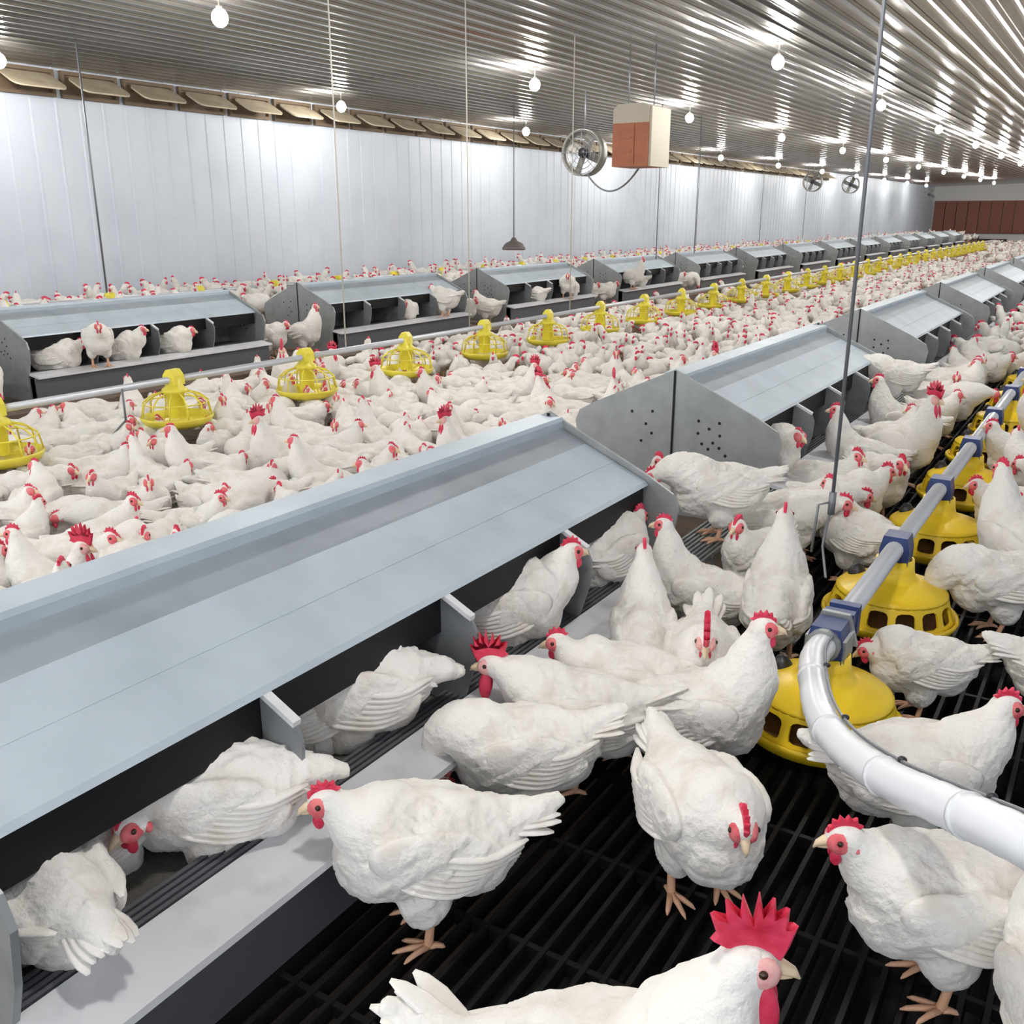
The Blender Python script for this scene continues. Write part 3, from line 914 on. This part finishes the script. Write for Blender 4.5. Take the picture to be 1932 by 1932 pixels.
PHRASE = {'stand': 'with its neck half raised', 'tall': 'stretching its neck up tall', 'drawn': 'with its neck drawn in', 'peck': 'pecking with its head down', 'reach': 'reaching its neck forward',
          'left': 'with head turned aside', 'right': 'glancing sideways', 'back': 'looking back over its shoulder'}

HS = 0.88
def hen(label, x, y, heading, pose='stand', z=0.0, s=1.0, roo=False, seed=None, group=None, hs=None, **kw):
    d = dict(POSE[pose]); d.update(kw)
    s *= hs or HS
    parts, S = bird(roo=roo, seed=seed or int(abs(x * 1000 + y * 777)) % 9973, **d)
    t = bird_tree(parts, S, 'rooster' if roo else 'hen')
    t.location = (x, y, z); t.rotation_euler = (0, 0, R(heading)); t.scale = (S * s, S * s, S * s)
    tag(t, label, 'rooster' if roo else 'hen', group)
    placed.append((x, y))
    return t
placed = []

# -- the birds one can tell apart in front
hen('white hen with pink face standing in profile beside the near ledge, tail to the right', -0.937, 1.178, 222, 'drawn', tail_up=0.0, head=(0.178, 0, 0.352), neck=[(0.140, 0, 0.315)], tilt=3, s=1.07)
hen('white hen bending its head down over the ledge, behind the profile hen', -0.962, 1.564, 212, 'peck', head=(0.205, 0.02, 0.19), neck=[(0.165, 0, 0.285), (0.205, 0, 0.255)])
hen('bird with large red comb facing left before the pale ledge, behind the bending hen', -0.935, 1.765, 205, 'stand', roo=True, s=0.92, head=(0.22, 0, 0.36), neck=[(0.16, 0, 0.33)])
hen('white hen with drooping red comb just right of the big-combed bird at the ledge', -0.915, 1.97, 205, 'drawn', s=1.0)
hen('white hen with upright neck facing right, breast against the hose-end pan', -0.702, 1.907, 22, 'tall', s=1.03)
hen('plump white hen facing the camera on the black slats, small red comb', -0.547, 1.551, 318, 'drawn', s=1.07, head=(0.165, 0, 0.315), neck=[(0.14, 0, 0.30)], pitch=-30, yaw=-15)
hen('big white rooster with tall spiky red comb at the bottom edge', -0.420, 0.865, 22, 'tall', roo=True, s=1.03, tail_len=0.95, head=(0.172, 0, 0.475), neck=[(0.125, 0, 0.36), (0.147, 0, 0.42)], tail_up=0.02, tilt=2)
hen('white hen with red comb facing left under the hose, right of the spiky rooster', -0.098, 1.532, 205, 'drawn', head=(0.19, 0.01, 0.36), neck=[(0.15, 0, 0.315)], s=1.05)
hen('white hen passing behind the curved hose with its head at the right edge', -0.219, 1.93, 28, 'stand', s=1.03)
hen('white hen in the bottom right corner, cut off by the picture edge', 0.11, 1.38, 120, 'stand')
hen('white hen feeding between the two nearest yellow pans, facing left', -0.315, 2.545, 203, 'drawn', head=(0.19, 0.01, 0.285), neck=[(0.155, 0, 0.275)], pitch=-25, s=0.84)
hen('white hen cut by the right edge, level with the second pan', 0.045, 2.66, 20, 'stand')
hen('white hen with raised tail eating at the second pan from its right side', -0.20, 3.24, 200, 'peck', tail_up=0.04)
hen('white hen at the right side of the third pan', -0.24, 4.12, 205, 'drawn')
hen('white hen near the right edge by the fourth pan', -0.30, 5.05, 190, 'stand')
hen('white hen with tall upright neck, back turned, left of the second pan', -0.748, 2.672, 105, 'tall', s=1.03)
hen('white rooster with bright red comb and wattles facing the camera, beside the near pan', -0.796, 2.195, 292, 'stand', roo=True, s=0.92, head=(0.18, 0, 0.38), pitch=-25)
hen('white hen seen from behind with neck raised, by the far end of near ledge', -0.989, 2.25, 118, 'tall', s=0.95)
hen('white hen with yellowish neck raised, facing left before the grated walkway', -0.977, 2.654, 195, 'tall', s=0.95)
hen('white hen stretching its neck right toward the hanging steel cable', -1.0, 3.394, 8, 'reach', z=0.0, s=1.05, head=(0.27, 0, 0.36), neck=[(0.17, 0, 0.33), (0.23, 0, 0.355)])
hen('white hen with rounded breast just right of the hanging steel cable', -0.70, 3.475, 150, 'stand')
hen('white hen with ruffled rump by the grated walkway, below the stretching hen', -0.925, 3.029, 260, 'stand')
hen('white hen perched on the grated walkway, leaning toward the near nest roof', -1.12, 3.14, 212, 'reach', z=0.19, head=(0.26, 0, 0.29), neck=[(0.175, 0, 0.31), (0.225, 0, 0.305)])
hen('white hen in the first gap with pink comb showing past the near roof corner', -1.52, 3.33, 330, 'tall', z=0.0)
hen('white hen with slender raised neck facing left before the second nest box', -0.967, 4.683, 195, 'tall')
hen('white hen with raised neck and red face, behind the slender-necked hen', -0.955, 5.558, 195, 'tall', s=1.05)
hen('white hen standing on the ledge of the second nest near its far end', -1.12, 6.10, 200, 'reach', z=0.19)

# -- hens sitting in the near nest box
NZ = 0.175
hen('white hen resting in the nearest nest compartment with its rump over the ledge', -1.33, 0.675, 175, 'sit', z=NZ, hs=0.88, tail_up=-0.09)
hen('cream-coloured hen rump deep in the second compartment, beside the pink-faced sitter', -1.42, 0.85, 100, 'sit', z=NZ, hs=1, s=0.85)
hen('white hen sitting in the second compartment with its pink face turned out', -1.29, 1.0, 222, 'sit', z=NZ, hs=0.92, tail_len=0.45, tail_up=-0.07, head=(0.120, 0.135, 0.150), neck=[(0.120, 0.07, 0.165)], yaw=45, pitch=-15)
hen('white hen half hidden behind a partition in the third compartment', -1.38, 1.36, 70, 'sit', z=NZ, hs=1, s=0.85)
hen('white hen sitting with rounded back in the third compartment', -1.34, 1.42, 228, 'sit', z=NZ, hs=1, tail_up=-0.08, tail_len=0.45, head=(0.13, 0.03, 0.19), neck=[(0.13, 0.01, 0.18)], yaw=80)
hen('white hen with raised pink-faced head in the fourth compartment', -1.30, 2.02, 50, 'sittall', z=NZ, hs=1, s=0.95)
hen('white hen at the last opening of the near nest, partly behind its partition', -1.27, 2.58, 80, 'sit', z=NZ, hs=1, s=0.9)

# -- single-mesh and split versions for the flock
near_proto, far_mesh = {}, {}
PK = ['stand', 'tall', 'drawn', 'peck', 'reach', 'left', 'right', 'back']
for i, p in enumerate(PK):
    parts, S = bird(seed=100 + i, voxel=0.009, relief=0.0026, **POSE[p])
    near_proto[p] = bird_tree(parts, 1.0)
    parts, S = bird(seed=100 + i, voxel=0.013, relief=0.002, lod=True, **POSE[p])
    far_mesh[p] = bird_single(parts, 'hen')
    for nm, g, m_ in parts:
        if isinstance(g, bpy.types.Mesh): bpy.data.meshes.remove(g)
rp, _ = bird(seed=140, voxel=0.009, roo=True, **POSE['tall'])
near_roo = bird_tree(rp, 1.12, 'rooster')
rp, _ = bird(seed=140, voxel=0.013, roo=True, lod=True, **POSE['tall'])
far_roo = bird_single(rp, 'rooster')
sp_, _ = bird(seed=150, voxel=0.011, lod=True, **POSE['sit'])
far_sit = bird_single(sp_, 'hen')
sp_, _ = bird(seed=151, voxel=0.011, lod=True, **POSE['sittall'])
far_sit2 = bird_single(sp_, 'hen')

# -- flock positions, by rejection on a hash grid
rng = random.Random(11)
cells = {}
def ok(x, y, d):
    cx, cy = int(x // 0.3), int(y // 0.3)
    for i in range(cx - 2, cx + 3):
        for j in range(cy - 2, cy + 3):
            for (a, b_) in cells.get((i, j), ()):
                if (a - x) ** 2 + (b_ - y) ** 2 < d * d: return False
    return True
def put(x, y): cells.setdefault((int(x // 0.3), int(y // 0.3)), []).append((x, y))
for p in placed: put(*p)

def hidden_by_roof(x, y, z):
    for rx, top in ((NX, 0.64), (LX, 0.64)):
        if (x < rx - 0.05):
            q = rx / x
            yy, zz = y * q, CAM_H + (z - CAM_H) * q
            if zz < top - 0.02 and any(a == rx and y0 - 0.02 < yy < y1 + 0.02 for a, y0, y1 in nest_spans): return True
    return False

def floor_z(x): return LZ if -6.28 < x < -2.14 else WZ if x < -7.72 else 0.0
birds = []
def scatter(x0, x1, y0, y1, d, tries, zone, avoid):
    for _ in range(tries):
        x, y = rng.uniform(x0, x1), rng.uniform(y0, y1)
        px, py, dep = proj(x, y, 0.25)
        if dep < 1.2: continue
        mg = 60 + 300 / dep
        if not (-mg < px < 1932 + mg and -50 < py < 1932 + mg): continue
        if any((x - a) ** 2 + (y - b_) ** 2 < rr * rr for a, b_, rr in avoid(y)): continue
        if zone == 'R' and y < 8 and abs(x - PX) < 0.30: continue
        if zone == 'F' and (-6.9 < x < -6.1 or -2.4 < x < -1.9): continue
        if any(abs(x - a) < 0.60 and b0 - 0.12 < y < b1 + 0.12 for a, b0, b1 in nest_spans): continue
        if not ok(x, y, d): continue
        if hidden_by_roof(x, y, 0.42 + floor_z(x)): continue
        put(x, y)
        birds.append((math.sqrt(x * x + y * y + 1.1), x, y, zone))
def near_pans(xs, ys, r):
    def f_(y): return [(xs, b_, r) for b_ in ys if abs(b_ - y) < r]
    return f_
scatter(-6.1, -2.3, 1.2, 6, 0.228, 26000, 'L', near_pans(PXL, LPY, 0.2))
scatter(-6.1, -2.3, 6, 14, 0.27, 22000, 'L', near_pans(PXL, LPY, 0.2))
scatter(-1.0, 1.2, 3.5, 9, 0.245, 12000, 'R', near_pans(PX, RPY, 0.27))
scatter(-1.0, 1.4, 9, 16, 0.30, 8000, 'R', near_pans(PX, RPY, 0.25))
scatter(-10.0, -7.95, 4, 30, 0.27, 16000, 'W', near_pans(-9.0, WPY, 0.22))
scatter(-6.1, -2.3, 14, 30, 0.36, 14000, 'L', near_pans(PXL, LPY, 0.2))
scatter(-10.0, 1.6, 18, 56, 0.62, 16000, 'F', lambda y: near_pans(PX, RPY, 0.25)(y) + near_pans(PXL, LPY, 0.25)(y) + near_pans(-9.0, WPY, 0.25)(y))
birds.sort()
n_indiv = 300 - len(placed) - 22
ind, rest = birds[:n_indiv], birds[n_indiv:]

def ordinal_near(y, ys): return ORD[min(range(len(ys)), key=lambda i: abs(ys[i] - y))]
used_near = set()
for i, (dist, x, y, zone) in enumerate(ind):
    roo = rng.random() < 0.06
    p = rng.choices(PK, [4, 3, 3, 3, 2, 2, 2, 1])[0]
    hd = rng.uniform(0, 360)
    pans = PXL if zone == 'L' else PX
    if zone in 'LR' and abs(x - pans) < 0.5 and rng.random() < .7:
        ys = LPY if zone == 'L' else RPY
        yy = min(ys, key=lambda q: abs(q - y))
        hd = math.degrees(math.atan2(yy - y, pans - x))
    near = dist < 4.7
    if roo:
        o = copy_tree(near_roo) if near else place('rooster', far_roo)
        nm = 'white rooster with upright red comb'
    else:
        o = copy_tree(near_proto[p]) if near else place('hen', far_mesh[p])
        nm = 'white hen ' + PHRASE[p]
    s = rng.uniform(0.94, 1.06) * (1.1 if roo else 1) * 0.92
    o.location = (x, y, floor_z(x)); o.rotation_euler = (0, 0, R(hd)); o.scale = (s, s, s)
    if zone == 'L':
        where = ('between %s left pan and centre nests' if x > PXL + 1.2 else 'around %s left-line pan' if x > PXL - 0.6 else 'left of %s left-line pan') % ordinal_near(y, LPY)
    elif zone == 'R':
        where = 'by %s right-line pan' % ordinal_near(y, RPY)
    else:
        where = 'by %s pan along the wall' % ordinal_near(y, WPY)
    side = 'facing left' if 120 < (hd % 360) < 300 else 'facing right'
    tag(o, '%s, %s, %s' % (nm, side, where), 'rooster' if roo else 'hen', 'white birds %s' % where)

# -- hens in and on the nest boxes farther off
spots = []
for k in range(6):
    yb = 0.75 + 3.2 * k
    for q in (0.3, 0.85, 1.35, 1.9):
        if rng.random() < 0.55: spots.append((LX + 0.33, yb + q, 0.175, 'left', k, True))
    if rng.random() < 0.9: spots.append((LX + 0.50, yb + rng.uniform(0.3, 1.9), 0.19, 'left', k, False))
    spots.append((LX + 0.25, yb + NL + 0.28, 0.0, 'gap', k, False)); spots.append((LX + 0.35, yb + NL + 0.64, 0.0, 'gap', k, False))
for k in (1, 2):
    for q in (0.3, 1.4):
        spots.append((NX + 0.34, NY + NP * k + q, 0.175, 'centre', k, True))
spots = [s_ for s_ in spots if -50 < proj(s_[0], s_[1], .3)[0] < 1980 and s_[1] < 17][:22]
for i, (x, y, z, row, k, sit) in enumerate(spots):
    p = rng.choice(PK[:4])
    o = place('hen', rng.choice([far_sit, far_sit2]) if sit else far_mesh[p])
    hd = rng.choice([0, 8, 352, 180] if row == 'gap' else [0, 30, 330, 60, 300, 180])
    o.location = (x, y, z); o.rotation_euler = (0, 0, R(hd)); o.scale = (1, 1, 1)
    nth = ORD[k]
    if row == 'gap': lab = 'white hen %s, standing past the %s left-row nest box' % (PHRASE[p], nth)
    elif sit: lab = 'white hen sitting inside the %s nest box of the %s row' % (nth, row)
    else: lab = 'white hen %s on the ledge of the %s left-row nest box' % (PHRASE[p], nth)
    tag(o, lab, 'hen', 'white hens at the %s %s nest box' % (nth, row))

# -- everything beyond: one uncountable flock
mb = MB()
base_b = [ellipsoid((0, 0, .24), (.17, .105, .11), nu=8, nv=5), ellipsoid((-.2, 0, .30), (.08, .03, .035), ry=R(20), nu=6, nv=4)]
for (dist, x, y, zone) in rest:
    T = Matrix.Translation((x, y, floor_z(x))) @ Matrix.Rotation(rng.uniform(0, 6.28), 4, 'Z') @ Matrix.Scale(rng.uniform(.84, 1.0), 4)
    for g in base_b: mb.add(*g, T=T)
    hz_ = rng.uniform(0.30, 0.44)
    mb.add(*tube([(.08, 0, .26), (.14, 0, (.30 + hz_) / 2), (.16, 0, hz_ + .01)], [.07, .045, .03], 6), T=T)
    mb.add(*ellipsoid((.175, 0, hz_), (.042, .028, .03), nu=6, nv=4), T=T)
    mb.add(*ellipsoid((.185, 0, hz_ + .025), (.034, .009, .022), nu=6, nv=4), 1, T=T)
    mb.add(*ellipsoid((.205, 0, hz_ - .02), (.014, .013, .025), nu=6, nv=4), 1, T=T)
    for s in (1, -1): mb.add(*tube([(0, s * .05, .15), (0, s * .05, 0.0)], .009, 4), 2, T=T)
o = mb.build('hen_flock', [M['feather'], M['comb'], M['leg']], None, True)
tag(o, 'dense distant flock of white hens filling the far half of the house', 'flock', None, 'stuff')
# the pattern birds themselves leave the scene
def kill(o):
    for ch in list(o.children): kill(ch)
    bpy.data.objects.remove(o)
for o in list(near_proto.values()) + [near_roo]: kill(o)
print('birds', len(placed), len(ind), len(rest), len(spots))
